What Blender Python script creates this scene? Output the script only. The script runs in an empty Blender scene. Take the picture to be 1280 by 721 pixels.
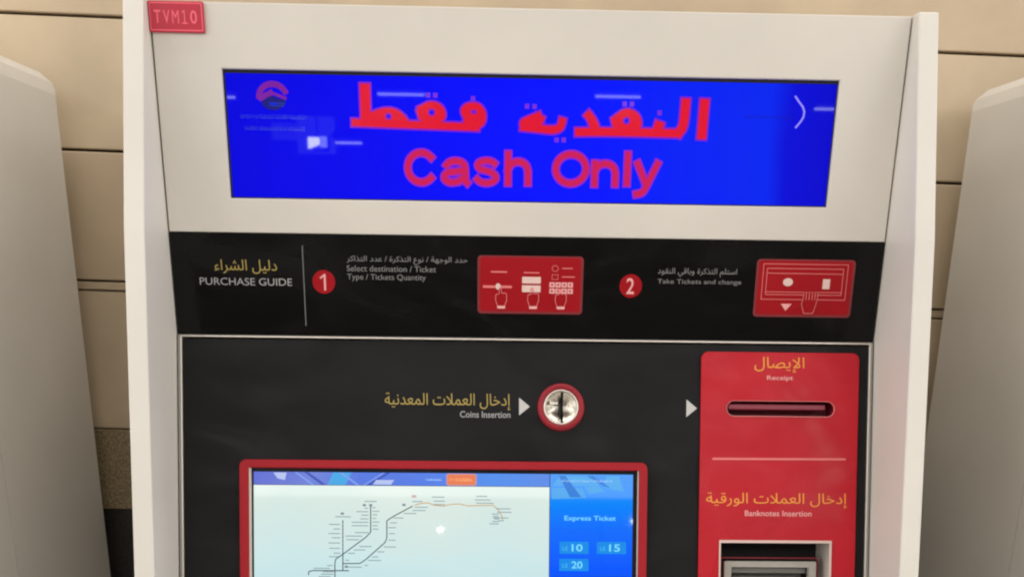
import bpy, bmesh, math, random
import numpy as np
from mathutils import Matrix, Vector
random.seed(4)
scene = bpy.context.scene
COL = scene.collection

# ------------------------------------------------------------------ camera
F_PX, PPY = 1282.0, 756.0          # focal length and optical centre height of the upright phone frame, in photo pixels
YAW, PITCH, ROLL = 0.02882, 0.32175, 0.01404
cam_d = bpy.data.cameras.new('camera')
cam = bpy.data.objects.new('camera', cam_d)
COL.objects.link(cam)
fwd = Vector((math.sin(YAW)*math.cos(PITCH), math.cos(YAW)*math.cos(PITCH), -math.sin(PITCH)))
right = Vector((math.cos(YAW), -math.sin(YAW), 0))
up = right.cross(fwd)
r2 = right*math.cos(ROLL) + up*math.sin(ROLL)
u2 = up*math.cos(ROLL) - right*math.sin(ROLL)
m = Matrix((r2, u2, -fwd)).transposed().to_4x4()
m.translation = Vector((-0.05246, -1.27824, -0.26381))
cam.matrix_world = m
cam_d.sensor_fit = 'HORIZONTAL'
cam_d.sensor_width = 36
cam_d.lens = F_PX/1280*36
cam_d.shift_y = (PPY-360.5)/1280
cam_d.clip_start = .05
cam_d.clip_end = 200
cam_d.dof.use_dof = True
cam_d.dof.focus_distance = 1.30
cam_d.dof.aperture_fstop = 9.0
scene.camera = cam

# ------------------------------------------------------------------ world, lamps, exposure
world = bpy.data.worlds.new('World')
scene.world = world
world.use_nodes = True
world.node_tree.nodes['Background'].inputs[0].default_value = (1.0, .96, .91, 1)
world.node_tree.nodes['Background'].inputs[1].default_value = 2.3
scene.view_settings.view_transform = 'Standard'
scene.view_settings.look = 'None'
scene.view_settings.gamma = 1
scene.view_settings.exposure = 0.0
scene.cycles.filter_width = 2.2
scene.cycles.max_bounces = 8

def area(name, loc, target, sx, sy, power, color):
    l = bpy.data.lights.new(name, 'AREA')
    l.shape = 'RECTANGLE'; l.size = sx; l.size_y = sy; l.energy = power; l.color = color
    o = bpy.data.objects.new(name, l); COL.objects.link(o)
    o.location = loc
    d = Vector(target) - Vector(loc)
    o.rotation_euler = d.to_track_quat('-Z', 'Y').to_euler()
    return o
area('ceiling_or_fill_lamp', (0.2, -2.5, 1.48), (0.2, -2.5, 0), 4.5, 1.0, 10, (1, .97, .93))
area('ceiling_or_fill_lamp', (0.0, -0.22, 1.48), (0.0, -0.22, 0), 6.0, .35, 44, (1, .97, .93))  # unseen strip placed near the wall to lift the dark gaps beside the machine
area('ceiling_or_fill_lamp', (-3.4, -2.4, 1.48), (-3.4, -2.4, 0), 1.8, 3.0, 62, (1, .97, .93))  # side lamp added as fill for the inner faces of the side panels
area('ceiling_or_fill_lamp', (3.4, -2.4, 1.48), (3.4, -2.4, 0), 1.8, 3.0, 62, (1, .97, .93))  # matching fill lamp added on the other side
area('ceiling_or_fill_lamp', (0.0, -4.4, 1.42), (0.0, 0.2, -.8), 11.0, .9, 112, (1, .97, .93))  # unseen wide strip, tilted at the machine to add frontal fill

# ------------------------------------------------------------------ materials
def mat(name, col, rough=.5, metal=0, spec=.5, noise=0, nscale=30, bump=0, bscale=200, coat=0, emit=None, es=1):
    M = bpy.data.materials.new(name); M.use_nodes = True
    nt = M.node_tree; b = nt.nodes['Principled BSDF']
    b.inputs['Base Color'].default_value = (*col, 1)
    b.inputs['Roughness'].default_value = rough
    b.inputs['Metallic'].default_value = metal
    b.inputs['Specular IOR Level'].default_value = spec
    b.inputs['Coat Weight'].default_value = coat
    b.inputs['Coat Roughness'].default_value = .04
    if emit:
        b.inputs['Emission Color'].default_value = (*emit, 1)
        b.inputs['Emission Strength'].default_value = es
    tc = nt.nodes.new('ShaderNodeTexCoord')
    if noise:
        n = nt.nodes.new('ShaderNodeTexNoise'); n.inputs['Scale'].default_value = nscale; n.inputs['Detail'].default_value = 6
        r = nt.nodes.new('ShaderNodeMapRange')
        r.inputs['From Min'].default_value = .3; r.inputs['From Max'].default_value = .7
        r.inputs['To Min'].default_value = 1-noise; r.inputs['To Max'].default_value = 1+noise*.6
        mx = nt.nodes.new('ShaderNodeVectorMath'); mx.operation = 'SCALE'
        mx.inputs[0].default_value = col
        nt.links.new(tc.outputs['Object'], n.inputs['Vector'])
        nt.links.new(n.outputs['Fac'], r.inputs['Value'])
        nt.links.new(r.outputs[0], mx.inputs['Scale'])
        nt.links.new(mx.outputs[0], b.inputs['Base Color'])
        r3 = nt.nodes.new('ShaderNodeMapRange')
        r3.inputs['To Min'].default_value = max(rough-.08, 0); r3.inputs['To Max'].default_value = min(rough+.08, 1)
        nt.links.new(n.outputs['Fac'], r3.inputs['Value']); nt.links.new(r3.outputs[0], b.inputs['Roughness'])
    if bump:
        n2 = nt.nodes.new('ShaderNodeTexNoise'); n2.inputs['Scale'].default_value = bscale; n2.inputs['Detail'].default_value = 3
        bp = nt.nodes.new('ShaderNodeBump'); bp.inputs['Strength'].default_value = bump; bp.inputs['Distance'].default_value = .001
        nt.links.new(tc.outputs['Object'], n2.inputs['Vector'])
        nt.links.new(n2.outputs['Fac'], bp.inputs['Height']); nt.links.new(bp.outputs[0], b.inputs['Normal'])
    return M

def smudge(M, amount, scale, stretch=(1, 1, 1)):
    """wipe marks: a stretched noise that varies the roughness"""
    nt = M.node_tree; b = nt.nodes['Principled BSDF']; r0 = b.inputs['Roughness'].default_value
    for l in list(b.inputs['Roughness'].links): nt.links.remove(l)
    tc = nt.nodes.new('ShaderNodeTexCoord'); mp_ = nt.nodes.new('ShaderNodeMapping'); mp_.inputs['Scale'].default_value = stretch
    n = nt.nodes.new('ShaderNodeTexNoise'); n.inputs['Scale'].default_value = scale; n.inputs['Detail'].default_value = 8; n.inputs['Distortion'].default_value = 1.5
    r = nt.nodes.new('ShaderNodeMapRange'); r.inputs['From Min'].default_value = .35; r.inputs['From Max'].default_value = .65
    r.inputs['To Min'].default_value = max(r0-amount, .02); r.inputs['To Max'].default_value = r0+amount
    nt.links.new(tc.outputs['Object'], mp_.inputs[0]); nt.links.new(mp_.outputs[0], n.inputs['Vector'])
    nt.links.new(n.outputs['Fac'], r.inputs['Value']); nt.links.new(r.outputs[0], b.inputs['Roughness'])
def screen_mat(name, stops, axis='X', lo=-.35, hi=.35, strength=1.0, rough=.03, spec=.30, noise=0, nscale=8):
    """emissive screen content: a colour ramp along one object axis under a glossy glass surface"""
    M = bpy.data.materials.new(name); M.use_nodes = True
    nt = M.node_tree; b = nt.nodes['Principled BSDF']
    b.inputs['Base Color'].default_value = (.004, .004, .006, 1)
    b.inputs['Roughness'].default_value = rough
    b.inputs['Specular IOR Level'].default_value = spec
    tc = nt.nodes.new('ShaderNodeTexCoord'); sp = nt.nodes.new('ShaderNodeSeparateXYZ')
    mr = nt.nodes.new('ShaderNodeMapRange'); mr.inputs['From Min'].default_value = lo; mr.inputs['From Max'].default_value = hi
    cr = nt.nodes.new('ShaderNodeValToRGB')
    while len(cr.color_ramp.elements) < len(stops): cr.color_ramp.elements.new(.5)
    for e, (p, c) in zip(cr.color_ramp.elements, stops): e.position = p; e.color = (*c, 1)
    nt.links.new(tc.outputs['Object'], sp.inputs[0]); nt.links.new(sp.outputs[axis], mr.inputs['Value'])
    val = mr.outputs[0]
    if noise:
        n = nt.nodes.new('ShaderNodeTexNoise'); n.inputs['Scale'].default_value = nscale
        nt.links.new(tc.outputs['Object'], n.inputs['Vector'])
        a = nt.nodes.new('ShaderNodeMath'); a.operation = 'MULTIPLY_ADD'; a.inputs[1].default_value = noise; a.inputs[2].default_value = -noise/2
        nt.links.new(n.outputs['Fac'], a.inputs[0])
        s = nt.nodes.new('ShaderNodeMath'); nt.links.new(val, s.inputs[0]); nt.links.new(a.outputs[0], s.inputs[1]); val = s.outputs[0]
    nt.links.new(val, cr.inputs['Fac'])
    nt.links.new(cr.outputs['Color'], b.inputs['Emission Color'])
    b.inputs['Emission Strength'].default_value = strength
    return M

def glow(name, col, s=1.0):
    return mat(name, (.01, .01, .01), .1, spec=.2, emit=col, es=s)

def lin(r, g, b):
    f = lambda c: (c/255/12.92) if c/255 <= .04045 else ((c/255+.055)/1.055)**2.4
    return (f(r), f(g), f(b))

WHITE = mat('powder_coated_steel', (.67, .645, .60), .42, noise=.06, nscale=5, bump=.12, bscale=900)
HEADER = mat('header_steel', (.64, .61, .56), .38, noise=.07, nscale=4.5, bump=.10, bscale=900)
BLACK = mat('black_glossy_acrylic', (.0038, .0037, .0038), .20, spec=.18, noise=.15, nscale=14)
DARK = mat('charcoal_panel', (.0085, .0086, .0095), .5, spec=.15, noise=.12, nscale=10, bump=.08, bscale=700)
RED = mat('red_plastic', (.46, .009, .020), .36, spec=.22, noise=.09, nscale=12, bump=.06, bscale=500)
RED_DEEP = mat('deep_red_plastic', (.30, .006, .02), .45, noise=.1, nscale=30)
RED_FILM = mat('red_printed_film', (.33, .006, .012), .30, spec=.2, noise=.05, nscale=20)
RED_EDGE = mat('dull_red_border_print', (.20, .018, .026), .35)
CHROME = mat('brushed_trim', (.62, .60, .57), .28, metal=1)
GREYTRIM = mat('grey_trim', (.30, .29, .275), .4, metal=.6)
VOID = mat('dark_cavity', (.006, .005, .005), .8)
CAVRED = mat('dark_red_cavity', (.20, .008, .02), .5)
RIM = mat('rim_highlight_pink', (.72, .20, .21), .25, spec=.6)  # pink colour stands in for the highlight along the red slot's rim
STEEL = mat('machined_steel', (.52, .49, .43), .26, metal=1, noise=.35, nscale=160, bump=.35, bscale=220)
BRIGHT = mat('polished_rim', (.80, .75, .68), .3, metal=.7)
BEZEL = mat('grey_bezel_plastic', (.42, .40, .36), .45, noise=.06, nscale=60)
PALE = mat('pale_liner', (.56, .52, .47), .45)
GREY = mat('grey_shutter', (.17, .17, .155), .4, noise=.1, nscale=40)
smudge(BLACK, .12, 5, (1, 1, 2.5)); smudge(DARK, .16, 6, (1, 1, 2)); smudge(RED, .14, 7, (1, 1, 1.6))
INK_W = mat('white_print', (.33, .33, .34), .5)
INK_D = mat('soft_white_print', (.20, .20, .20), .5)
INK_Y = mat('yellow_print', (.36, .27, .065), .5)
INK_YR = mat('orange_yellow_print', (.80, .30, .04), .5)
INK_P = mat('pale_pink_print', (.80, .36, .36), .5)
INK_PS = mat('bright_pictogram_print', (.72, .52, .48), .5)
INK_L = mat('light_red_print', (.72, .17, .17), .5)
PLATE = mat('crimson_plate', (.46, .003, .03), .33, noise=.08, nscale=60)
PLATE_L = mat('pink_engraving', (.85, .13, .19), .5)
STONE = [mat('beige_stone', c, .5, noise=.15, nscale=7, bump=.12, bscale=160) for c in ((.525, .415, .285), (.54, .43, .295), (.51, .40, .272))]
GRANITE = mat('speckled_granite', (.27, .21, .12), .4, noise=.6, nscale=260)
SKIRT = mat('dark_granite', (.022, .018, .016), .4, noise=.6, nscale=160)
MORTAR = mat('joint_backing', (.16, .11, .07), .9)
FLOOR = mat('polished_floor', (.70, .66, .60), .18, noise=.1, nscale=3)
CEIL = mat('painted_ceiling', (.45, .43, .40), .8, noise=.05, nscale=2)
BEAM = mat('painted_beam', (.10, .095, .09), .6)
HALL = mat('hall_wall_paint', (.34, .31, .27), .8, noise=.08, nscale=1)
RUBBER = mat('black_foot', (.01, .01, .01), .7)

# ------------------------------------------------------------------ frames of the machine's faces
# A: the upright front plane (x, height, out).  B: the sloping control panel, its top edge at z = -0.3506
FA = Matrix(((1, 0, 0, 0), (0, 0, -1, 0), (0, 1, 0, 0), (0, 0, 0, 1)))
EB = Vector((0, -.26951, -.963)); NB = Vector((0, -.963, .26951)); OB = Vector((0, 0, -.3506))
FB = Matrix(((1, 0, 0, OB.x), (0, -EB.y, NB.y, OB.y), (0, -EB.z, NB.z, OB.z), (0, 0, 0, 1)))
ID = Matrix.Identity(4)

def tag(o, label=None, cat=None, group=None, kind=None):
    if label: o['label'] = label
    if cat: o['category'] = cat
    if group: o['group'] = group
    if kind: o['kind'] = kind
    return o
def empty(name, loc=(0, 0, 0)):
    o = bpy.data.objects.new(name, None); COL.objects.link(o); o.location = loc
    o.empty_display_size = .1
    return o
def link_mesh(name, me, material, parent=None, smooth=False):
    o = bpy.data.objects.new(name, me); COL.objects.link(o)
    if name in ('map_print', 'map_marker', 'map_line'): o['kind'] = 'stuff'
    me.materials.clear(); me.materials.append(material)
    if parent: o.parent = parent
    me.polygons.foreach_set('use_smooth', [smooth]*len(me.polygons))
    return o
def bm_obj(name, bm, material, parent=None, frame=ID, smooth=False):
    me = bpy.data.meshes.new(name)
    bmesh.ops.recalc_face_normals(bm, faces=bm.faces)
    bm.to_mesh(me); bm.free(); me.transform(frame)
    return link_mesh(name, me, material, parent, smooth)
def box_bm(x0, x1, y0, y1, z0, z1, bevel=0, seg=2, bm=None):
    b = bmesh.new()
    r = bmesh.ops.create_cube(b, size=1)
    for v in b.verts:
        v.co = Vector((x0+(v.co.x+.5)*(x1-x0), y0+(v.co.y+.5)*(y1-y0), z0+(v.co.z+.5)*(z1-z0)))
    if bevel: bmesh.ops.bevel(b, geom=b.edges[:], offset=bevel, segments=seg, profile=.5, affect='EDGES')
    if bm is None: return b
    t = bpy.data.meshes.new('t'); b.to_mesh(t); b.free(); bm.from_mesh(t); bpy.data.meshes.remove(t)
    return bm
def box(name, x0, x1, y0, y1, z0, z1, material, parent=None, frame=ID, bevel=0, seg=2):
    return bm_obj(name, box_bm(x0, x1, y0, y1, z0, z1, bevel, seg), material, parent, frame)
def curve_mesh(cu, frame=ID):
    o = bpy.data.objects.new('tmp', cu); COL.objects.link(o)
    dg = bpy.context.evaluated_depsgraph_get(); dg.update()
    me = bpy.data.meshes.new_from_object(o.evaluated_get(dg))
    bpy.data.objects.remove(o); bpy.data.curves.remove(cu)
    return me
def rrect(x0, x1, y0, y1, r, n=6):
    if r <= 0: return [(x0, y0), (x1, y0), (x1, y1), (x0, y1)]
    pts = []
    for cx, cy, a in ((x1-r, y0+r, -90), (x1-r, y1-r, 0), (x0+r, y1-r, 90), (x0+r, y0+r, 180)):
        for k in range(n+1):
            t = math.radians(a+90*k/n); pts.append((cx+r*math.cos(t), cy+r*math.sin(t)))
    return pts
def circle(cx, cy, r, n=40):
    return [(cx+r*math.cos(2*math.pi*k/n), cy+r*math.sin(2*math.pi*k/n)) for k in range(n)]
def plate(name, loops, w0, w1, material, parent, frame, bevel=0):
    """flat plate with holes: loops in the face's plane, from height w0 to w1 above it"""
    cu = bpy.data.curves.new('c', 'CURVE'); cu.dimensions = '2D'; cu.fill_mode = 'BOTH'
    t = (w1-w0)/2
    cu.extrude = max(t-bevel, 0); cu.bevel_depth = bevel; cu.bevel_resolution = 1
    if bevel: cu.offset = -bevel
    for L in loops:
        s = cu.splines.new('POLY'); s.points.add(len(L)-1)
        for p, q in zip(s.points, L): p.co = (q[0], q[1], 0, 1)
        s.use_cyclic_u = True
    me = curve_mesh(cu)
    me.transform(frame @ Matrix.Translation((0, 0, (w0+w1)/2)))
    return link_mesh(name, me, material, parent)
def cut(name, loop, w, material, parent, frame):
    """flat printed shape"""
    cu = bpy.data.curves.new('c', 'CURVE'); cu.dimensions = '2D'; cu.fill_mode = 'BOTH'
    for L in (loop if isinstance(loop[0], list) else [loop]):
        s = cu.splines.new('POLY'); s.points.add(len(L)-1)
        for p, q in zip(s.points, L): p.co = (q[0], q[1], 0, 1)
        s.use_cyclic_u = True
    me = curve_mesh(cu); me.transform(frame @ Matrix.Translation((0, 0, w)))
    return link_mesh(name, me, material, parent)
def ribbons(name, lines, width, w, material, parent, frame):
    """thin printed lines"""
    bm = bmesh.new(); k = 0
    for L in lines:
        wd = width
        if isinstance(L[0], (int, float)): wd, L = L[0], L[1]
        for a, b in zip(L[:-1], L[1:]):
            a, b = Vector(a), Vector(b); d = b-a
            if d.length < 1e-7: continue
            d.normalize(); n = Vector((-d.y, d.x))*wd/2; e = d*wd*.4
            z = w + (k % 7)*.00004; k += 1
            bm.faces.new([bm.verts.new((p.x, p.y, z)) for p in (a-e-n, b+e-n, b+e+n, a-e+n)])
    return bm_obj(name, bm, material, parent, frame)
def lathe(name, prof, cx, cy, material, parent, frame, n=56):
    bm = bmesh.new(); rows = []
    for r, h in prof:
        rows.append([bm.verts.new((cx+r*math.cos(2*math.pi*k/n), cy+r*math.sin(2*math.pi*k/n), h)) for k in range(n)])
    for a, b in zip(rows[:-1], rows[1:]):
        for k in range(n): bm.faces.new((a[k], a[(k+1) % n], b[(k+1) % n], b[k]))
    return bm_obj(name, bm, material, parent, frame, True)

# ------------------------------------------------------------------ lettering
FORMS = {'ا': 0xFE8D, 'أ': 0xFE83, 'إ': 0xFE87, 'آ': 0xFE81, 'ة': 0xFE93, 'ت': 0xFE95, 'ب': 0xFE8F, 'ج': 0xFE9D, 'ح': 0xFEA1, 'خ': 0xFEA5,
         'د': 0xFEA9, 'ذ': 0xFEAB, 'ر': 0xFEAD, 'س': 0xFEB1, 'ش': 0xFEB5, 'ص': 0xFEB9, 'ط': 0xFEC1, 'ع': 0xFEC9, 'ف': 0xFED1, 'ق': 0xFED5,
         'ك': 0xFED9, 'ل': 0xFEDD, 'م': 0xFEE1, 'ن': 0xFEE5, 'ه': 0xFEE9, 'و': 0xFEED, 'ي': 0xFEF1, 'ى': 0xFEEF, 'ء': 0xFE80,
         '\ufefb': 0xFEFB, '\ufef9': 0xFEF9}
RIGHT_ONLY = set('اأإآةدذروى\ufefb\ufef9')
def arabic(s):
    """joined letter forms in visual order"""
    s = s.replace('لا', '\ufefb').replace('لإ', '\ufef9')
    out = []
    for i, ch in enumerate(s):
        if ch not in FORMS: out.append(ch); continue
        prev = s[i-1] if i else ' '; nxt = s[i+1] if i+1 < len(s) else ' '
        jp = prev in FORMS and prev not in RIGHT_ONLY and prev != 'ء' and ch != 'ء'
        jn = ch not in RIGHT_ONLY and ch != 'ء' and nxt in FORMS and nxt != 'ء'
        base = FORMS[ch]
        k = 3 if jp and jn else 1 if jp else 2 if jn else 0
        out.append(ch if k == 0 and ord(ch) < 0xFE00 else chr(base+k))
    return ''.join(reversed(out))
def nonzero_fill(me, rows=90):
    """fill overlapping letter outlines by winding number, as thin horizontal strips"""
    co = np.array([v.co[:] for v in me.vertices]); E_ = []
    for e in me.edges:
        i, j = min(e.vertices), max(e.vertices)
        E_.append((i, j) if j-i == 1 else (j, i))
    E_ = np.array(E_); A, B = co[E_[:, 0]], co[E_[:, 1]]
    y0, y1 = co[:, 1].min(), co[:, 1].max(); h = (y1-y0)/rows
    vs, fs = [], []
    for r in range(rows):
        y = y0+(r+.5)*h
        m_ = (A[:, 1] <= y) != (B[:, 1] <= y)
        a_, b_ = A[m_], B[m_]
        x = a_[:, 0]+(y-a_[:, 1])*(b_[:, 0]-a_[:, 0])/(b_[:, 1]-a_[:, 1])
        d = np.where(b_[:, 1] > a_[:, 1], 1, -1); o_ = np.argsort(x); wn = 0
        for k in o_:
            if wn == 0: xs = x[k]
            wn += d[k]
            if wn == 0 and x[k] > xs+1e-6:
                n = len(vs); vs += [(xs, y-h/2, 0), (x[k], y-h/2, 0), (x[k], y+h/2, 0), (xs, y+h/2, 0)]; fs.append((n, n+1, n+2, n+3))
    out = bpy.data.meshes.new('lettering'); out.from_pydata(vs, [], fs); out.update()
    bpy.data.meshes.remove(me)
    return out
def text(body, x0, x1, y0, y1, w, material, parent, frame, bold=0.0, spacing=1.0, name='lettering', keep=False):
    cu = bpy.data.curves.new('t', 'FONT'); cu.body = body; cu.size = 1
    cu.offset = bold; cu.space_character = spacing; cu.resolution_u = 4
    if any(ord(c) > 0x600 for c in body):
        cu.fill_mode = 'NONE'
        me = nonzero_fill(curve_mesh(cu))
    else: me = curve_mesh(cu)
    co = np.array([v.co[:] for v in me.vertices])
    a, b = co.min(0), co.max(0)
    sx = (x1-x0)/(b[0]-a[0]); sy = (y1-y0)/(b[1]-a[1])
    T = Matrix(((sx, 0, 0, x0-a[0]*sx), (0, sy, 0, y0-a[1]*sy), (0, 0, 1, w), (0, 0, 0, 1)))
    me.transform(frame @ T)
    return link_mesh(name, me, material, parent)
def blob_shape(name, strokes, grow, w, material, parent, frame, res=.0006):
    """outline round a set of thick strokes: (half width, [points]); negative half width cuts a counter"""
    allp = np.array([p for hw, L in strokes for p in L])
    x0, y0 = allp.min(0)-.016; x1, y1 = allp.max(0)+.016
    xs = np.arange(x0, x1, res); ys = np.arange(y0, y1, res)
    X, Y = np.meshgrid(xs, ys); D = np.full(X.shape, 1.0); C = np.full(X.shape, 1.0)
    def chaikin(L):
        for _ in range(2):
            M = [L[0]]
            for p, q in zip(L[:-1], L[1:]): M += [(p[0]*.75+q[0]*.25, p[1]*.75+q[1]*.25), (p[0]*.25+q[0]*.75, p[1]*.25+q[1]*.75)]
            L = M + [L[-1]]
        return L
    for hw, L in strokes:
        if 2 < len(L) < 12 and L[0] != L[-1]: L = chaikin(L)
        segs = list(zip(L[:-1], L[1:])) if len(L) > 1 else [(L[0], L[0])]
        for k, (a, b) in enumerate(segs):
            ax, ay = a; dx, dy = b[0]-ax, b[1]-ay; l2 = dx*dx+dy*dy+1e-12; ln = math.sqrt(l2)
            t0 = ((X-ax)*dx+(Y-ay)*dy)/l2
            t = np.clip(t0, 0, 1)
            d = np.hypot(X-ax-t*dx, Y-ay-t*dy)
            if hw > 0 and ln > 1e-4 and (k == 0 or k == len(segs)-1) and L[0] != L[-1]:   # square stroke ends
                perp = np.abs((X-ax)*dy-(Y-ay)*dx)/ln
                if k == 0: d = np.where(t0 < 0, np.maximum(perp, -t0*ln+hw*.15), d)
                if k == len(segs)-1: d = np.where(t0 > 1, np.maximum(perp, (t0-1)*ln+hw*.15), d)
            if hw > 0: D = np.minimum(D, d-hw)
            else: C = np.minimum(C, d+hw)
    D = np.maximum(D, -C) - grow
    bm = bmesh.new(); cache = {}
    def V(key, x, y):
        if key not in cache: cache[key] = bm.verts.new((x, y, w))
        return cache[key]
    ins = D < 0
    any_in = ins[:-1, :-1] | ins[1:, :-1] | ins[:-1, 1:] | ins[1:, 1:]
    for j, i in zip(*np.nonzero(any_in)):
        cs = [(j, i), (j, i+1), (j+1, i+1), (j+1, i)]; poly = []
        for k in range(4):
            p, q = cs[k], cs[(k+1) % 4]
            if ins[p]: poly.append(V(p, xs[p[1]], ys[p[0]]))
            if ins[p] != ins[q]:
                key = (min(p, q), max(p, q)); a, b = key
                t = D[a]/(D[a]-D[b])
                poly.append(V(key, xs[a[1]]+(xs[b[1]]-xs[a[1]])*t, ys[a[0]]+(ys[b[0]]-ys[a[0]])*t))
        if len(set(poly)) > 2:
            try: bm.faces.new(list(dict.fromkeys(poly)))
            except ValueError: pass
    bmesh.ops.dissolve_limit(bm, angle_limit=.01, verts=bm.verts[:], edges=bm.edges[:])
    return bm_obj(name, bm, material, parent, frame)

mm = .001
# ================================================================== the hall
floor = box('floor', -9, 9, -14, 1.2, -1.85, -1.75, FLOOR); tag(floor, kind='structure')
ceiling = box('ceiling', -9, 9, -14, 1.2, 1.65, 1.75, CEIL); tag(ceiling, kind='structure')
for k, y in enumerate((-1.5, -3.1, -4.7, -6.3, -8.6)):
    box('beam', -9, 9, y-.09, y+.09, 1.50, 1.648, BEAM, ceiling)
for x0, x1, y0, y1 in ((-4, -.3, -3.6, -5.4), (-.4, -2.6, -3.6, -8.6), (.2, 3.4, -3.8, -8.0), (-3.4, .4, -5.4, -8.4)):
    bm = bmesh.new(); a, b = Vector((x0, y0, 0)), Vector((x1, y1, 0)); d = (b-a).normalized(); n = Vector((-d.y, d.x, 0))*.05
    vs = [bm.verts.new(p+Vector((0, 0, z))) for z in (1.40, 1.46) for p in (a-n, b-n, b+n, a+n)]
    for f in ((0, 3, 2, 1), (4, 5, 6, 7), (0, 1, 5, 4), (1, 2, 6, 5), (2, 3, 7, 6), (3, 0, 4, 7)): bm.faces.new([vs[i] for i in f])
    bm_obj('conduit', bm, PALE, ceiling)
far = box('far_wall', -9, 9, -12.2, -12, -1.748, 1.648, HALL); tag(far, kind='structure')

TUBE = mat('lit_tube', (.8, .8, .8), .4, emit=(.95, .97, 1), es=32)
SPOT = mat('lit_downlight', (.8, .8, .8), .4, emit=(1, .95, .9), es=420)
HOUSING = mat('lamp_housing', (.05, .05, .05), .6)
def tube_light(x0, x1, y, z, label):
    t = empty('tube_light', ((x0+x1)/2, y, z)); h = (x1-x0)/2
    tag(t, label, 'ceiling light', 'tube lights hanging over the hall')
    box('tube', -h+.02, h-.02, -.011, .011, -.0055, .0055, TUBE, t)
    box('housing', -h, h, -.03, .03, .02, .06, HOUSING, t, bevel=.004)
    box('hanger', -.006, .006, -.006, .006, .06, 1.66-z, HOUSING, t)
for x0, x1, z, l in ((-2.9, -1.64, .715, 'leftmost white tube light mirrored at the left edge of the blue display'),
                     (-.77, -.43, .75, 'white tube light mirrored beside the tall stroke of the red Arabic heading'),
                     (.63, .96, .76, 'white tube light mirrored over the middle of the red Arabic heading'),
                     (2.06, 3.3, .71, 'rightmost white tube light mirrored at the right edge of the blue display'),
                     (-1.05, -.84, .46, 'short low tube light mirrored right of the bright window spot')):
    tube_light(x0, x1, -6, z, l)
wl = empty('window_glow_box', (-1.155, -6, .46)); tag(wl, 'small glowing box added for the bright window mirrored in the left half of the blue display', 'light box')  # made-up glowing box, gives the display its bright window reflection
lp = box('lit_panel', -.05, .022, .004, .02, -.04, .028, mat('lit_panel_face', (.8,)*3, .4, emit=(.95, .97, 1), es=90), wl)
for v in lp.data.vertices:
    if v.co.z < 0 and v.co.x > 0: v.co.z += .026
box('lit_panel', .028, .07, .004, .02, -.03, .035, mat('lit_panel_dim', (.8,)*3, .4, emit=(.7, .8, 1), es=30), wl)
box('lit_backdrop', -.13, .11, -.10, -.06, -.06, .16, mat('dim_lit_backdrop', (.3,)*3, .6, emit=(.5, .6, .9), es=2.8), wl)  # glowing plates added for a faint wall mirrored in the display
box('lit_backdrop', -.30, -.135, -.10, -.07, .02, .12, mat('dimmer_lit_backdrop', (.3,)*3, .6, emit=(.5, .6, .9), es=1.9), wl)
box('casing', -.06, .08, -.05, .003, -.05, .045, HOUSING, wl)
box('hanger', .0, .01, -.02, -.01, .045, 1.19, HOUSING, wl)
for x, y, l in ((-.42, -7.13, 'downlight mirrored as a white spark in the middle of the touch screen'), (1.17, -6.87, 'downlight mirrored as a spark at the right edge of the touch screen')):
    t = empty('downlight', (x, y, 1.6)); tag(t, l, 'ceiling light', 'round downlights in the hall ceiling')
    for nm, r, z0, z1, M_ in (('lamp_disc', .011, -.012, -.008, SPOT), ('lamp_rim', .06, -.007, .045, HOUSING)):
        bm = bmesh.new(); bmesh.ops.create_cone(bm, cap_ends=True, segments=24, radius1=r, radius2=r, depth=z1-z0)
        for v in bm.verts: v.co.z += (z0+z1)/2
        bm_obj(nm, bm, M_, t)

# ================================================================== clad wall behind
wall = empty('wall', (0, .5, -.118)); wall.rotation_euler = (0, math.radians(1.15), 0)
tag(wall, kind='structure')
box('backing', -3.4, 3.4, .022, .12, -1.55, 1.66, MORTAR, wall)
rows = [(-.579+.144, -.192, 0), (-.192+.0, .0, 0)]
levels = [.376, .188, .0, -.197, -.2115, -.438, -.578, -1.62]
tops = [1.66, 1.32, .94, .563] + levels
for i, (t, b) in enumerate(zip(tops[:-1], tops[1:])):
    kind = STONE if t > -.43 else ([GRANITE] if t > -.57 else [SKIRT])
    xs = [-3.4, -2.3, -1.15, 1.25, 2.4, 3.4] if i < 5 else [-3.4, -2.5, -1.3, -.1, 1.2, 2.4, 3.4]
    gap = (.0022 if t > -.19 else .0012) if t > -.43 else .0008
    for x0, x1 in zip(xs[:-1], xs[1:]):
        dz = random.uniform(0, .0015)
        nm = 'stone_panel' if t > -.43 else ('granite_panel' if t > -.57 else 'skirting_panel')
        box(nm, x0+.0015, x1-.0015, -dz+(0 if t > -.43 else -.004), .02, b+gap, t-gap, random.choice(kind), wall, bevel=.0015, seg=1)

# ================================================================== the ticket machine
def side_panel(x0, x1, parent):
    prof = [(-.0150, .0035), (-.0872, -.2353), (-.1680, -.6017), (-.2150, -.86), (-.2150, -.90), (-.15, -.96), (-.15, -1.70), (.105, -1.70), (.105, .0035)]
    bm = bmesh.new()
    a = [bm.verts.new((x0, y, z)) for y, z in prof]; b = [bm.verts.new((x1, y, z)) for y, z in prof]
    n = len(prof)
    bm.faces.new(a); bm.faces.new(b[::-1])
    for i in range(n): bm.faces.new((a[i], b[i], b[(i+1) % n], a[(i+1) % n]))
    bmesh.ops.recalc_face_normals(bm, faces=bm.faces)
    bmesh.ops.bevel(bm, geom=[e for e in bm.edges if not (abs(e.verts[0].co.x-e.verts[1].co.x) > .01 and -1 < e.verts[0].co.z < -.1)], offset=.0016, segments=2, profile=.5, affect='EDGES')
    return bm_obj('side_panel', bm, WHITE, parent)

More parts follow.
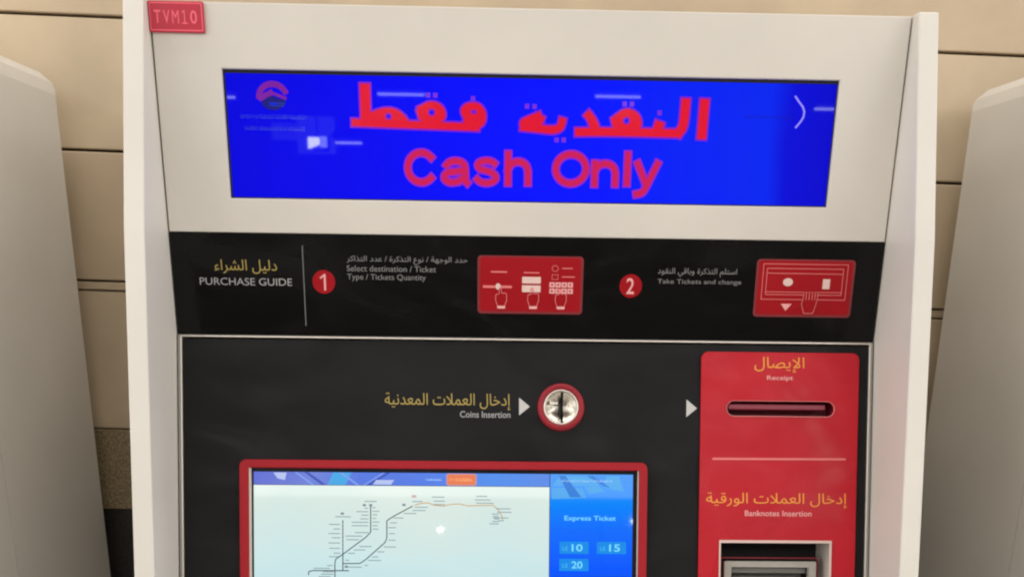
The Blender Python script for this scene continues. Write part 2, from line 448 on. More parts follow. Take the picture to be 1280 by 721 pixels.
def build_machine():
    T = empty('ticket_machine', (0, 0, -1.75))
    base = T
    root = empty('tmp_root')          # parts are built in the face frames, then handed to the machine's base
    # body ------------------------------------------------
    bm = box_bm(-.444, .444, .107, .45, -1.70, 0)
    top = [e for e in bm.edges if all(abs(v.co.z) < 1e-6 for v in e.verts)]
    bmesh.ops.bevel(bm, geom=top, offset=.034, segments=3, profile=.5, affect='EDGES')
    vert = [e for e in bm.edges if abs(e.verts[0].co.z-e.verts[1].co.z) > 1 and e.verts[0].co.y > .3]
    bmesh.ops.bevel(bm, geom=vert, offset=.008, segments=2, profile=.5, affect='EDGES')
    bm_obj('cabinet_body', bm, WHITE, root)
    box('plinth', -.42, .42, -.12, .42, -1.75, -1.701, RUBBER, root)
    for s in (-1, 1): side_panel(*sorted((s*.4221, s*.4444)), root)
    # header ----------------------------------------------
    hd = plate('header_panel', [rrect(-.4205, .4205, -.2345, .002, 0), rrect(-.3472, .3472, -.1972, -.0632, 0)], -.03, 0, HEADER, root, FA, .0012)
    box('header_core', -.42, .42, -.2345, .0, -.1, -.034, GREYTRIM, root, FA)
    # display ----------------------------------------------
    blue = screen_mat('blue_display', [(0, lin(0, 0, 222)), (.2, lin(2, 2, 240)), (.45, lin(0, 12, 255)), (.62, lin(0, 20, 255)), (.74, lin(0, 32, 248)), (.895, lin(0, 38, 240)), (.925, lin(2, 8, 216)), (1, lin(2, 2, 205))],
                      noise=.05, nscale=6, strength=1.0, spec=.085, rough=.015)
    dp = bm_obj('display', box_bm(-.3471, .3471, -.1971, -.0633, -.012, -.0055), blue, root, FA)
    plate('display_border', [rrect(-.3470, .3470, -.1970, -.0634, 0), rrect(-.3448, .3458, -.1956, -.0668, 0)], -.0054, -.0045, VOID, dp, FA)
    w = -.0050
    P_EDGE, P_FILL = glow('screen_red_edge', lin(128, 18, 190)), glow('screen_red', lin(224, 2, 44))
    P_EDGE2, P_FILL2 = glow('screen_crimson_edge', lin(150, 28, 185)), glow('screen_crimson', lin(205, 16, 84))
    def ap(k, ox, oy, ax, ay, pts):   # local drawing grid -> face coordinates
        return [(ox+ax*x, oy-ay*y) for x, y in pts]
    # فقط, drawn on a grid 1280 x 505
    g1 = lambda pts: [(-.2137+x*.000134, -.0678-y*.000132) for x, y in pts]
    g2 = lambda pts: [(-.0234+x*.0001855, -.0720-y*.0001810) for x, y in pts]
    st = [(.0062, g1([(182, 90), (182, 345)])), (.0044, g1([(85, 358), (560, 368), (700, 370), (1120, 378)])),
          (.0050, g1([(190, 330), (290, 285), (375, 268), (450, 285), (500, 335)])), (.0060, g1([(210, 330), (480, 340)])),
          (.0066, g1([(670, 255), (740, 222), (810, 250), (815, 310), (680, 320), (665, 275)])), (.0052, g1([(690, 345), (800, 345)])),
          (.0056, g1([(1035, 275), (1020, 245), (1065, 222), (1130, 225), (1165, 270), (1160, 330), (1120, 355), (1040, 358)])),
          (.0046, g1([(1040, 290), (1120, 290)])),
          (.0013, g1([(1090, 155)])), (.0013, g1([(712, 135)])), (.0013, g1([(772, 135)])),
          (-.0030, g1([(374, 305)])), (-.0034, g1([(740, 268)])), (-.0016, g1([(1088, 258), (1105, 258)]))]
    st2 = [(.0058, g2([(1182, 92), (1178, 275)])), (.0056, g2([(1066, 90), (1062, 225), (1035, 262)])), (.0048, g2([(1030, 268), (780, 266), (560, 266), (410, 270)])),
           (.0060, g2([(908, 225), (900, 250)])), (.0066, g2([(655, 195), (705, 158), (765, 185), (770, 240), (660, 248), (648, 205)])), (.0050, g2([(680, 258), (740, 256)])),
           (.0050, g2([(470, 172), (500, 205), (520, 250)])), (.0040, g2([(480, 180), (500, 245)])),
           (.0046, g2([(310, 208), (300, 250), (250, 262), (180, 255), (70, 246)])), (.0064, g2([(160, 195), (90, 222), (75, 232), (150, 235), (165, 200)])),
           (.0013, g2([(908, 152)])), (.0013, g2([(690, 105)])), (.0013, g2([(735, 105)])), (.0015, g2([(92, 128)])), (.0015, g2([(138, 128)])), (.0015, g2([(278, 318)])), (.0015, g2([(322, 318)])),
           (-.0034, g2([(706, 200)]))]
    for s_ in (st, st2):
        s_ = [(h, L) for h, L in s_ if len(L) > 1 or h < 0]
        blob_shape('lettering', s_, .0013, w, P_EDGE, dp, FA)
        blob_shape('lettering', s_, -.0007, w+.0003, P_FILL, dp, FA)
    dots = [L[0] for ss in (st, st2) for h, L in ss if len(L) == 1 and h > 0]
    ribbons('lettering', [(.0052, [(x-.0005, y), (x+.0005, y)]) for x, y in dots], .004, w+.0006, glow('screen_dot_violet', lin(112, 40, 222)), dp, FA)
    c_ = lambda pts: [(-.147+(u-505)*.000926, -.1792-(v-230-.0156*(u-505))*.000848) for u, v in pts]
    def el(cx, cy, rx, ry, a0, a1, n=18): return [(cx+rx*math.cos(math.radians(a0+(a1-a0)*k/n)), cy+ry*math.sin(math.radians(a0+(a1-a0)*k/n))) for k in range(n+1)]
    hw = .0042
    cash = [(hw, c_(el(526.5, 209, 16.8, 18.6, -42, -318, 26))),
            (hw, c_(el(569, 209, 12, 8.2, 200, 340, 10)+[(581, 212), (581.5, 226), (584, 228.5)])), (hw, c_([(580, 212.5), (566, 214.5)]+el(565, 221, 10, 6.8, 260, 100, 10)+[(573, 226.5), (580, 220)])),
            (hw*.95, c_(el(607.5, 206, 11, 5.6, -20, -200, 8)+[(600, 211), (612, 214)]+el(607.5, 221.5, 12, 7, -50, 165, 10))),
            (hw, c_([(634.5, 191.5), (634.5, 228.5)])), (hw, c_([(634.5, 212)]+el(647, 212, 11.8, 10.5, 200, 350, 9)+[(659.5, 214), (659.5, 228.5)]))]
    only = [(hw, c_(el(713, 210.5, 19, 18.4, 0, 360, 34))),
            (hw, c_([(743, 203), (743, 230)])), (hw, c_([(743, 215)]+el(756, 213.5, 12, 9.6, 205, 350, 9)+[(769, 216), (769, 230)])),
            (hw, c_([(783.8, 192), (783.8, 229)])),
            (hw, c_([(796.5, 203.5), (808.5, 231)])), (hw, c_([(821.5, 203.5), (808.5, 233), (804, 241), (796, 242.5)]))]
    for s_ in (cash, only):
        blob_shape('lettering', s_, .0008, w, P_EDGE2, dp, FA)
        blob_shape('lettering', s_, -.0012, w+.0003, P_FILL2, dp, FA)
    # faded emblem: arch over waves
    cx, cy = -.293, -.0905
    def arc(r, a0, a1, n=16, sy=.86): return [(cx+r*math.cos(math.radians(a0+(a1-a0)*k/n)), cy+sy*r*math.sin(math.radians(a0+(a1-a0)*k/n))) for k in range(n+1)]
    blob_shape('emblem', [(.0032, arc(.0155, 178, 25)), (.0030, [(cx-.014, cy-.001), (cx-.007, cy+.002), (cx-.002, cy+.0045)]), (.0016, [(cx-.002, cy+.0045), (cx+.006, cy+.002), (cx+.014, cy-.001)])], 0, w, glow('emblem_red', lin(122, 18, 158)), dp, FA, .0005)
    blob_shape('emblem', [(.0030, [(cx-.009, cy-.006), (cx-.002, cy-.001), (cx+.004, cy-.004), (cx+.011, cy-.005)]), (.0028, arc(.0125, 215, 330))], 0, w+.0002, glow('emblem_navy', lin(4, 8, 120)), dp, FA, .0005)
    ribbons('emblem', [[(cx-.004, cy-.006), (cx+.013, cy-.0065)], [(cx-.004, cy-.0085), (cx+.012, cy-.009)]], .0009, w+.0004, glow('emblem_teal', lin(20, 60, 190)), dp, FA)
    # two faded lines of small print below the emblem and beside the bracket
    def scribble(x0, x1, y, h, step, rnd):
        L = []; x = x0
        while x < x1:
            a = rnd.uniform(.35, 1)*h; L.append([(x, y-a/2), (x, y+a/2)])
            if rnd.random() < .6: L.append([(x, y-h*.35), (min(x+step, x1), y-h*.35)])
            x += step*rnd.uniform(.7, 1.3)
        return L
    rnd = random.Random(3)
    ribbons('lettering', scribble(-.330, -.256, -.1105, .0048, .0021, rnd) + scribble(-.326, -.258, -.1225, .0046, .0023, rnd), .0006, w, glow('faded_print', lin(48, 62, 196)), dp, FA)
    ribbons('lettering', scribble(.243, .298, -.1015, .0034, .0024, rnd), .0006, w, glow('faded_dark_print', lin(4, 14, 165)), dp, FA)
    ribbons('bracket', [[(.2995, -.0800), (.3040, -.0852), (.3092, -.0908), (.3112, -.0955), (.3108, -.1010), (.3080, -.1060), (.3030, -.1120)]], .0021, w, glow('bracket_lilac', lin(150, 140, 250)), dp, FA)
    # number plate -----------------------------------------
    npl = plate('number_plate', [rrect(-.4215, -.3615, -.0293, .0012, .0015)], .0006, .0042, PLATE, root, FA, .0006)
    ribbons('plate_border', [[(-.4196, -.0272), (-.3636, -.0272), (-.3636, -.0008), (-.4196, -.0008), (-.4196, -.0272)]], .0011, .0044, PLATE_L, npl, FA)
    for k, ch in enumerate('TVM10'):
        x = -.4155+k*.0098
        if ch == '1': ribbons('lettering', [[(x+.0036, -.0206), (x+.0036, -.0080), (x+.0012, -.0098)], [(x+.0010, -.0202), (x+.0064, -.0202)]], .0011, .0045, PLATE_L, npl, FA)
        else: text(ch, x, x+.0072, -.0206, -.0078, .0045, PLATE_L, npl, FA, bold=0 if ch == 'M' else .01)
    # guide panel ------------------------------------------
    gp = plate('guide_panel', [rrect(-.4203, .4203, -.3494, -.2354, 0)], -.01, .0006, BLACK, root, FA, .0006)
    g = .0009
    text(arabic('دليل الشراء'), -.3712, -.2980, -.2800, -.2642, g, INK_Y, gp, FA)
    text('PURCHASE GUIDE', -.3895, -.2812, -.2930, -.2848, g, INK_W, gp, FA, bold=.0)
    ribbons('divider_line', [[(-.2672, -.2482), (-.2672, -.338)]], .0009, g, INK_D, gp, FA)
    for ch, x in (('1', -.2437), ('2', .1207)):
        dsc = cut('number_disc', circle(x, -.2880, .0134), g, RED_FILM, gp, FA)
        if ch == '1':
            ribbons('lettering', [(.0024, [(x+.0012, -.2968), (x+.0012, -.2800)]), (.0020, [(x+.0008, -.2802), (x-.0036, -.2836)])], .002, g+.0003, INK_P, dsc, FA); continue
        wd = .0052
        text(ch, x-wd, x+wd*.8, -.2972, -.2790, g+.0003, INK_P, dsc, FA, bold=.01)
    text(arabic('حدد الوجهة / نوع التذكرة / عدد التذاكر'), -.2160, -.0740, -.2675, -.2580, g, INK_D, gp, FA)
    text('Select destination / Ticket', -.2162, -.1110, -.2756, -.2690, g, INK_D, gp, FA)
    text('Type / Tickets Quantity', -.2160, -.1232, -.2868, -.2785, g, INK_D, gp, FA)
    text(arabic('استلم التذكرة وباقي النقود'), .1522, .2470, -.2770, -.2668, g, INK_D, gp, FA)
    text('Take Tickets and change', .1525, .2530, -.2862, -.2796, g, INK_D, gp, FA)
    # pictogram with three pointing hands
    def pict(x0, x1, y0, y1):
        b_ = cut('pictogram_panel', rrect(x0, x1, y0, y1, .0045), g, RED_EDGE, gp, FA)
        cut('pictogram_field', rrect(x0+.0030, x1-.0030, y0+.0028, y1-.0018, .0035), g+.0002, RED_FILM, b_, FA)
        return b_
    pb = pict(-.0620, .0636, -.3215, -.2557)
    q = lambda pts: [(-.0689+x*.0001163, -.2485-y*.0001112) for x, y in pts]
    z1 = g+.0005
    def rect(x0, y0, x1, y1): return [(x0, y0), (x1, y0), (x1, y1), (x0, y1), (x0, y0)]
    def pr(name, rs, M_, dz=0):
        for r in rs: cut(name, q([(r[0], r[1]), (r[2], r[1]), (r[2], r[3]), (r[0], r[3])]), z1+dz, M_, pb, FA)
    pr('pictogram_bar', [(195, 222, 360, 238), (530, 228, 690, 240), (115, 368, 410, 394)], INK_L)
    pr('pictogram_key', [(515, 276, 705, 343), (515, 362, 705, 432)], INK_PS)
    pr('pictogram_key', [(795+k*62, 328+j*64, 850+k*62, 380+j*64) for k in range(4) for j in range(2)], INK_P, .0001)
    pr('pictogram_key', [(812+k*62, 345+j*64, 832+k*62, 362+j*64) for k in range(4) for j in range(2)], RED_FILM, .0003)
    cut('pictogram_knob', q([(270+26*math.cos(t*.524), 378+34*math.sin(t*.524)) for t in range(12)]), z1+.0003, INK_PS, pb, FA)
    ribbons('pictogram_line', [q([(850+32*math.cos(t*.6283), 188+30*math.sin(t*.6283)) for t in range(11)]), q(rect(820, 250, 880, 300)),
                               (.0012, q([(925, 186), (1025, 186)])), (.0012, q([(925, 272), (1050, 272)]))], .0006, z1, INK_L, pb, FA)
    for hx, hy in ((300, 480), (628, 480), (912, 480)):
        ribbons('pictogram_hand', [q([(hx-20, hy-85), (hx-18, hy-30), (hx-52, hy-18), (hx-55, hy+40), (hx-38, hy+85), (hx-36, hy+118), (hx+42, hy+118), (hx+42, hy+85), (hx+58, hy+40), (hx+58, hy-25), (hx+40, hy-38), (hx+16, hy-32), (hx+4, hy-38), (hx+2, hy-85), (hx-20, hy-85)])], .00085, z1+.0006, INK_L, pb, FA)
        cut('pictogram_cuff', q([(hx-36, hy+95), (hx+42, hy+95), (hx+42, hy+124), (hx-36, hy+124)]), z1+.0010, INK_P, pb, FA)
    pb = pict(.2700, .3886, -.3213, -.2553)
    def rr(x0, y0, x1, y1): return [(x0, y0), (x1, y0), (x1, y1), (x0, y1), (x0, y0)]
    ribbons('pictogram_line', [rr(.2782, -.2608, .3797, -.3010), rr(.2830, -.2658, .3745, -.2955), [(.2830, -.2712), (.3740, -.2715)], [(.2832, -.2925), (.3740, -.2925)]], .0008, z1, INK_L, pb, FA)
    cut('pictogram_coin', [(.3090+.0060*math.cos(t*.3927), -.2812+.0046*math.sin(t*.3927)) for t in range(16)], z1, INK_PS, pb, FA)
    cut('pictogram_ticket', [(.3510, -.2885), (.3597, -.2885), (.3597, -.2772), (.3510, -.2772)], z1, INK_PS, pb, FA)
    cut('pictogram_arrow', [(.3027, -.3060), (.3090, -.3140), (.3160, -.3060)], z1, INK_P, pb, FA)
    cut('pictogram_palm', [(.3290, -.2925), (.3455, -.2925), (.3452, -.3060), (.3435, -.3165), (.3315, -.3165), (.3292, -.3080)], z1+.0006, RED_FILM, pb, FA)
    ribbons('pictogram_hand', [[(.3292, -.2930), (.3290, -.3000), (.3275, -.3060), (.3295, -.3120), (.3312, -.3168), (.3420, -.3168), (.3445, -.3090), (.3462, -.2990), (.3462, -.2935)],
                               [(.3322, -.2925), (.3324, -.3010)], [(.3360, -.2925), (.3360, -.3010)], [(.3398, -.2925), (.3396, -.3010)], [(.3432, -.2930), (.3430, -.3010)]], .0008, z1+.0009, INK_L, pb, FA)
    box('panel_trim', -.4203, .4203, -.3520, -.3500, -.006, .0030, GREYTRIM, root, FA)

    # sloping control panel ---------------------------------
    note = (.2365, .3725, -.45, -.2440)
    coin = (.0397, -.0818)
    cp = plate('control_panel', [rrect(-.4150, .4150, -.565, -.0042, 0), rrect(.233, .376, -.46, -.240, .001), rrect(.238, .376, -.092, -.070, .004), circle(*coin, .0195),
                                 rrect(-.332, .131, -.53, -.162, 0)], -.008, 0, DARK, root, FB, .0004)
    for a in ((-.4205, -.4178, -.56, -.0006), (.4178, .4205, -.56, -.0006)):
        box('panel_trim', a[0], a[1], a[2], a[3], -.008, .0022, GREYTRIM, root, FB, bevel=.0005)
    for a in ((-.4175, -.4158, -.56, -.0026), (.4158, .4175, -.56, -.0026), (-.4175, .4175, -.0024, -.0008)):
        box('panel_trim', a[0], a[1], a[2], a[3], -.008, .0028, BRIGHT, root, FB, bevel=.0004)
    box('panel_core', -.42, .42, -.56, -.004, -.10, -.06, GREYTRIM, root, FB)
    # coin slot
    cr = lathe('coin_slot', [(.0286, .0), (.0286, .0025), (.0272, .0042), (.0245, .0052), (.0222, .0045), (.0212, .0030)], *coin, mat('coin_ring_red', (.27, .012, .022), .4, spec=.3, noise=.1, nscale=40), root, FB)
    lathe('slot_rim', [(.0212, .0028), (.0208, .0044), (.0200, .0046), (.0192, .0036), (.0190, -.004)], *coin, BRIGHT, cr, FB)
    for sd in (-1, 1):
        bm = bmesh.new(); rows_ = []
        off = .0016 + (.0 if sd < 0 else .0)
        for i_ in range(15):
            xx = off+(.0190-off)*math.sin(i_/14*math.pi/2); ym = math.sqrt(max(.01905**2-xx*xx, 1e-9))
            rows_.append([bm.verts.new((coin[0]+.0014+sd*xx if i_ == 0 else coin[0]+sd*xx, coin[1]+ym*(j_/10-1), -.0005-.0075*(1-((xx*xx+(ym*(j_/10-1))**2)/.01905**2)))) for j_ in range(21)])
        for ra, rb in zip(rows_[:-1], rows_[1:]):
            for j_ in range(20): bm.faces.new((ra[j_], ra[j_+1], rb[j_+1], rb[j_]))
        bm_obj('slot_face', bm, STEEL, cr, FB, True)
    cut('slot_opening', rrect(coin[0]-.004, coin[0]+.007, coin[1]-.016, coin[1]+.016, 0), -.0088, VOID, cr, FB)
    box('reject_button', coin[0]-.0135, coin[0]-.0035, coin[1]+.0030, coin[1]+.0072, -.0060, .0005, STEEL, cr, FB, bevel=.0008)
    box('slot_cheek', coin[0]-.0015, coin[0]-.0003, coin[1]-.013, coin[1]+.0115, -.0080, -.0010, VOID, cr, FB, bevel=.0003)
    text(arabic('إدخال العملات المعدنية'), -.1735, -.0215, -.0860, -.0660, .0003, INK_Y, cp, FB)
    text('Coins Insertion', -.0826, -.0215, -.0950, -.0872, .0003, INK_W, cp, FB, bold=.01)
    for x, h in ((-.0110, 1), (.1930, 1)):
        cut('arrow_mark', [(x, -.0706), (x, -.0918), (x+.0130, -.0812)], .0003, mat('arrow_print', (.50, .50, .50), .5), cp, FB)
    # red receipt and banknote panel
    rp = plate('payment_panel', [rrect(.2098, .4035, -.545, -.0132, .0085), rrect(*note, .0008), rrect(.2412, .3730, -.0903, -.0722, .0088)], .0004, .0036, RED, root, FB, .0009)
    text(arabic('الإيصال'), .2747, .3357, -.0376, -.0190, .0039, INK_YR, rp, FB)
    text('Receipt', .2903, .3223, -.0482, -.0412, .0039, INK_P, rp, FB, bold=.01)
    ribbons('divider_line', [[(.2260, -.1424), (.3880, -.1416)]], .0026, .0039, INK_L, rp, FB)
    text(arabic('إدخال العملات الورقية'), .2182, .3918, -.2012, -.1830, .0039, INK_YR, rp, FB)
    text('Banknotes Insertion', .2660, .3483, -.2115, -.2046, .0039, INK_P, rp, FB, bold=.01)
    plate('slot_rim', [rrect(.2410, .3740, -.0912, -.0716, .0096), rrect(.2418, .3730, -.0902, -.0724, .0086)], .0034, .0048, RIM, rp, FB, .0004)
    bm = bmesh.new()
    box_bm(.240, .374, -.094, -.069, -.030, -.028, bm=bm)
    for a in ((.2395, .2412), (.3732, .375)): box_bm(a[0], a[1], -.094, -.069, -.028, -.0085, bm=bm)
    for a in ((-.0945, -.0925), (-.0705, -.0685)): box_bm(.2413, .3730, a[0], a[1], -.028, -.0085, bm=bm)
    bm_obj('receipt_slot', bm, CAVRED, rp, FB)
    box('slot_lip', .2445, .3640, -.0818, -.0752, -.012, -.0004, mat('mauve_slot_lip', (.26, .022, .05), .35, spec=.5), rp, FB, bevel=.0012)
    # banknote unit
    x0, x1, y0, y1 = note
    lip = plate('note_frame', [rrect(x0-.0016, x1+.0012, y0, y1+.0030, .0008), rrect(x0+.0004, x1-.0016, y0+.002, y1-.0004, .0005)], .003, .0056, mat('pink_lit_white_frame', (.66, .50, .46), .4), rp, FB, .0005)  # white frame with the pinkish light on it put into its colour
    bm = bmesh.new()
    box_bm(x0-.002, x1+.002, y0, y1+.002, -.052, -.050, bm=bm)
    bm_obj('note_recess', bm, VOID, rp, FB)  # recess back and top wall coloured black for the shade inside
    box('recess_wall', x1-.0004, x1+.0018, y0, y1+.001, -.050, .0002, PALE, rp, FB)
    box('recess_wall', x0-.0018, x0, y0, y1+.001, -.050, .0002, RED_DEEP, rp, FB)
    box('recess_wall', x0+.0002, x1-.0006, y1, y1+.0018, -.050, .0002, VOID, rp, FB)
    bx0, bx1, by1 = .2455, .3610, -.2665
    plate('note_bezel_or_reflection', [rrect(bx0-.0042, bx1+.0042, -.44, by1+.0050, .003), rrect(bx0-.0020, bx1+.0020, -.44+.002, by1+.0028, .001)], -.024, -.0180, CAVRED, rp, FB, .0006)  # thin dark red shell stands in for a reflection around the bezel
    plate('note_bezel_or_reflection', [rrect(bx0, bx1, -.44, by1, .002), rrect(bx0+.0092, bx1-.0092, -.43, by1-.0078, .0006)], -.022, -.0125, BEZEL, rp, FB, .0008)
    box('note_tray', bx0+.0095, bx1-.0095, -.43, by1-.0080, -.049, -.046, GREY, rp, FB)
    box('note_throat', bx0+.0096, bx1-.0096, by1-.0150, by1-.0079, -.045, -.024, GREY, rp, FB, bevel=.0008)
    box('note_shutter', bx0+.014, bx1-.0200, -.43, by1-.0190, -.045, -.030, GREY, rp, FB, bevel=.002)
    # touch screen
    fr = plate('screen_frame', [rrect(-.3478, .1458, -.545, -.1480, .0085), rrect(-.3362, .1350, -.530, -.1578, .0006)], .0004, .0058, mat('screen_frame_red', (.34, .014, .022), .42, spec=.15, noise=.05, nscale=20), root, FB, .0012)
    box('screen_gasket', -.3362, -.3340, -.53, -.1580, -.003, .0045, PALE, fr, FB)
    box('screen_gasket', .1340, .1350, -.53, -.1580, -.003, .0045, PALE, fr, FB)
    mapm = screen_mat('map_background', [(0, lin(196, 226, 230)), (.35, lin(204, 231, 232)), (.7, lin(214, 232, 226)), (1, lin(226, 238, 230))], 'Z', -.66, -.52, noise=.55, nscale=9, spec=.35)
    ts = bm_obj('touch_screen', box_bm(-.3335, .1335, -.53, -.1582, -.006, -.002), VOID, root, FB)
    s = -.0017
    cut('screen_content', rrect(-.3325, .0268, -.53, -.1780, 0), s, mapm, ts, FB)
    bar = screen_mat('banner_blue', [(0, lin(62, 84, 200)), (.22, lin(84, 110, 205)), (.38, lin(40, 96, 214)), (.55, lin(34, 102, 220)), (.8, lin(24, 124, 228)), (1, lin(50, 120, 222))], 'X', -.335, .028, noise=.22, nscale=22)
    cut('screen_content', rrect(-.3325, .0268, -.1774, -.1604, 0), s, bar, ts, FB)
    side = screen_mat('ticket_column_blue', [(0, lin(0, 84, 255)), (.45, lin(0, 108, 252)), (.8, lin(0, 142, 250)), (1, lin(26, 140, 232))], 'Z', -.625, -.505, noise=.08, nscale=10)
    cut('screen_content', rrect(.0276, .1290, -.53, -.1604, 0), s, side, ts, FB)
    # pale streaks of the banner picture
    e1 = glow('banner_pale', lin(112, 150, 236)); e2 = glow('banner_cyan', lin(40, 160, 225)); e3 = glow('banner_deep', lin(24, 66, 180)); e4 = glow('banner_sky', lin(70, 166, 236))
    s2 = s+.0003
    def quadstrip(name, qs, M_, dz=0):
        for k, qd in enumerate(qs): cut(name, qd, s2+dz+k*.00003, M_, ts, FB)
    yb, yt = -.1773, -.1623
    def slant(xb, xt, wd): return [(xb, yb), (xb+wd, yb), (xt+wd, yt), (xt, yt)]
    quadstrip('banner_shape', [slant(-.243, -.236, .022)], e2)
    quadstrip('banner_shape', [slant(-.262, -.283, .0035), slant(-.208, -.229, .0040), slant(-.200, -.176, .0030)], e1, .0003)
    quadstrip('banner_shape', [slant(-.196, -.172, .0050), slant(-.250, -.271, .0050)], e3, .0006)
    quadstrip('banner_shape', [[(-.303, -.170), (-.294, -.172), (-.292, -.163), (-.308, -.163)], [(-.188, -.1765), (-.166, -.1765), (-.162, -.171), (-.184, -.171)]], glow('banner_white', lin(176, 190, 236)), .0009)
    quadstrip('banner_shape', [[(.0300, -.1925), (.072, -.1905), (.067, -.1790), (.0300, -.1790)], [(.030, -.1765), (.088, -.1765), (.080, -.1640), (.040, -.1640)], [(.074, -.1860), (.096, -.1830), (.086, -.1760), (.070, -.1775)], [(.094, -.1790), (.118, -.1830), (.112, -.1640), (.096, -.1640)]], e4)
    quadstrip('banner_shape', [[(.052, -.1900), (.066, -.1900), (.046, -.1640), (.038, -.1640)], [(.094, -.1765), (.102, -.1790), (.080, -.1640), (.072, -.1640)]], glow('banner_mid', lin(16, 118, 214)), .0003)
    dash = lambda x0, x1, y: [(x0, y), (x1, y)]
    ribbons('lettering', scribble(.042, .104, -.1700, .0030, .0021, rnd) + scribble(-.124, -.105, -.1700, .0024, .0018, rnd), .0005, s+.0011, glow('banner_print', lin(170, 214, 255)), ts, FB)
    ob = cut('route_button', rrect(-.0990, -.0622, -.1772, -.1625, .0028), s+.0004, glow('button_border', lin(196, 140, 150)), ts, FB)
    cut('button_face', rrect(-.0975, -.0637, -.1760, -.1637, .0020), s+.0007, glow('button_orange', lin(228, 112, 62)), ob, FB)
    ribbons('lettering', scribble(-.0945, -.0668, -.1698, .0042, .0020, rnd), .0006, s+.0010, glow('button_print', lin(255, 178, 110)), ob, FB)
    # route map
    ML, MG = glow('map_line_dark', lin(70, 84, 92)), glow('map_print', lin(128, 148, 154))
    MO = glow('map_line_tan', lin(206, 158, 98)); MR = glow('map_line_rose', lin(186, 150, 160))
    def pt(px, py): return (-.3107+(px-380)*.0, 0)
    # grid of the map drawing: 1280 x 718 over x -.2745...; taken as millimetres below
    def mp(x, y): return (-.2739+x*.000129, -.1870-y*.0001385-.0)
    M2 = lambda pts: [mp(*p) for p in pts]
    rr2 = random.Random(8)
    def dotted(pts, step=.0023):
        out = []
        for a, b in zip(pts[:-1], pts[1:]):
            a, b = Vector(a), Vector(b); n = max(1, int((b-a).length/step))
            for k in range(n):
                p = a.lerp(b, (k+.15)/n); q_ = a.lerp(b, (k+.72)/n); out.append((.0013, [tuple(p), tuple(q_)]))
        return out
    L1 = M2([(383, 240), (383, 540)]); L1b = M2([(383, 540), (383, 680)])
    L2 = M2([(645, 100), (645, 340), (600, 385), (385, 535), (315, 580), (308, 620), (308, 800)])
    L3 = M2([(385, 618), (545, 615), (600, 580), (780, 430), (797, 390), (797, 240), (860, 200), (1040, 110)])
    L4 = M2([(60, 720), (62, 690), (100, 680), (440, 680)])
    ribbons('map_line', [(.0008, L2), (.0008, L3), (.0008, L4), (.0008, L1b)], .0008, s2, MG, ts, FB)
    ribbons('map_line', dotted(L2)+dotted(L3)+dotted(L4)+dotted(L1b), .0012, s2+.0003, ML, ts, FB)
    ribbons('map_line', [L1], .0012, s2, MR, ts, FB)
    ribbons('map_line', dotted(L1, .0046), .0012, s2+.0003, ML, ts, FB)
    ribbons('map_line', [M2([(1060, 100), (1120, 85), (1180, 80), (1240, 100), (1330, 108), (1400, 92), (1480, 88), (1560, 104), (1700, 100), (1800, 98)]), M2([(1800, 98), (1850, 140), (1880, 190), (1890, 220)])], .0011, s2, MO, ts, FB)
    labs = []
    for y in (275, 315, 355, 392, 438, 484, 527, 558): labs.append((rr2.uniform(245, 300), 355, y))
    for y, x0 in ((132, 590), (162, 515), (192, 560), (225, 550), (255, 470), (285, 470), (345, 500), (376, 410), (408, 420)): labs.append((x0, 620 if y < 350 else 590-(y-350), y))
    for y, x0, x1 in ((258, 830, 890), (300, 815, 880), (352, 820, 870), (410, 815, 875), (470, 770, 880), (513, 710, 770), (558, 660, 715), (588, 625, 740), (632, 590, 620), (175, 960, 1070), (148, 1040, 1160), (120, 1060, 1180), (215, 860, 950),
                      (467, 540, 650), (497, 490, 590), (527, 435, 495), (588, 410, 440), (648, 410, 560), (635, 240, 285), (72, 590, 700), (208, 315, 455), (660, 110, 260)): labs.append((x0, x1, y))
    for y, x0, x1 in ((52, 1630, 1770), (80, 1640, 1800), (128, 1830, 1960), (158, 1840, 1970), (208, 1800, 1940), (232, 1850, 1900), (20, 1640, 1740), (70, 1040, 1130)): labs.append((x0, x1, y))
    for k in range(8): labs.append((170+rr2.uniform(-30, 60), 330-rr2.uniform(0, 80), 690+k*22))
    for y in (60, 95, 125): labs.append((1240+rr2.uniform(-20, 40), 1300+rr2.uniform(0, 60), y-30))
    for y in (235, 256, 278, 300, 320): labs.append((1790+rr2.uniform(-30, 30), 1850, y-60))
    for px_, y in ((665, 118), (665, 150), (665, 180), (665, 212), (665, 244), (665, 276), (665, 306)): labs.append((px_, px_+rr2.uniform(20, 60), y+8))
    ribbons('map_print', [(.0010, [mp(a, y), mp(b, y)]) for a, b, y in labs], .001, s2+.0005, MG, ts, FB)
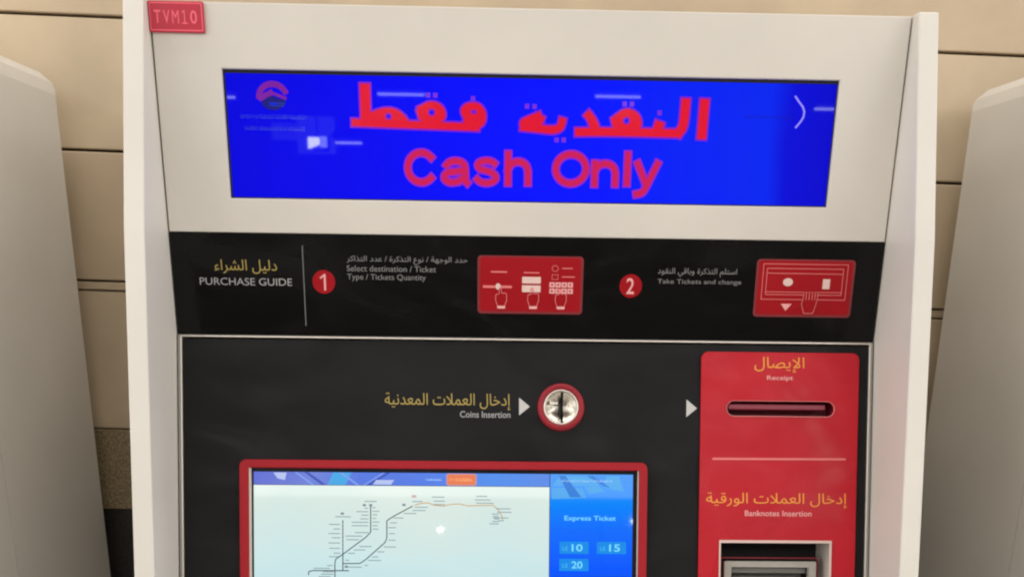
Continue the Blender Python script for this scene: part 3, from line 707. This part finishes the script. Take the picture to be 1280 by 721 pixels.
    ribbons('map_marker', [(.0026, [mp(x-6, y), mp(x+8, y)]) for x, y in ((378, 180), (645, 105), (585, 105), (957, 100), (415, 645))], .0026, s2+.0008, glow('map_marker_dark', lin(120, 132, 140)), ts, FB)
    ribbons('map_marker', [(.0030, [mp(1040, 25), mp(1065, 25)])], .003, s2+.0008, glow('map_marker_rose', lin(204, 176, 170)), ts, FB)
    # express ticket column
    cw = glow('column_print', lin(120, 220, 255)); cb = glow('price_button', lin(0, 138, 232))
    text('Express Ticket', .0455, .1085, -.2200, -.2125, s2, cw, ts, FB, bold=.012)
    for n_, x0, y0 in (('10', .0395, -.2440), ('15', .0855, -.2440), ('20', .0395, -.2650)):
        b_ = cut('price_button', rrect(x0, x0+.036, y0-.0150, y0, .001), s2, cb, ts, FB)
        text('LE', x0+.0040, x0+.0105, y0-.0108, y0-.0060, s2+.0003, glow('price_unit', lin(80, 190, 240)), b_, FB)
        text(n_, x0+.0150, x0+.0285, y0-.0120, y0-.0030, s2+.0003, cw, b_, FB, bold=.02)
    # lower front ---------------------------------------------
    box('delivery_tray', -.38, .38, -.215, .0, -.99, -.915, DARK, root, bevel=.003)
    box('service_door', -.415, .415, -.145, -.10, -1.68, -1.0, WHITE, root, bevel=.003)
    box('door_lock', .34, .365, -.152, -.146, -1.35, -1.325, CHROME, root, bevel=.001)
    for ch in list(root.children):
        ch.parent = T
        ch.matrix_parent_inverse = Matrix.Translation((0, 0, 1.75))
    bpy.data.objects.remove(root)
    return T

tvm = build_machine()
tag(tvm, 'white ticket machine with blue Cash Only display and red TVM10 plate, in the middle', 'ticket machine', 'row of ticket machines against the stone wall')
SKIP = ('number_plate',)
def copy_tree(o, parent=None, depth=0):
    c = o.copy(); COL.objects.link(c); c.parent = parent
    if parent: c.matrix_parent_inverse = o.matrix_parent_inverse.copy()
    for ch in list(o.children):
        if ch.name.split('.')[0] in SKIP: continue
        copy_tree(ch, c, depth+1)
    return c
for x, lab in ((-1.144, 'white ticket machine cut off by the left edge, only its side showing'), (1.139, 'white ticket machine cut off by the right edge, only its side showing')):
    c = copy_tree(tvm); c.location.x = x; c['label'] = lab
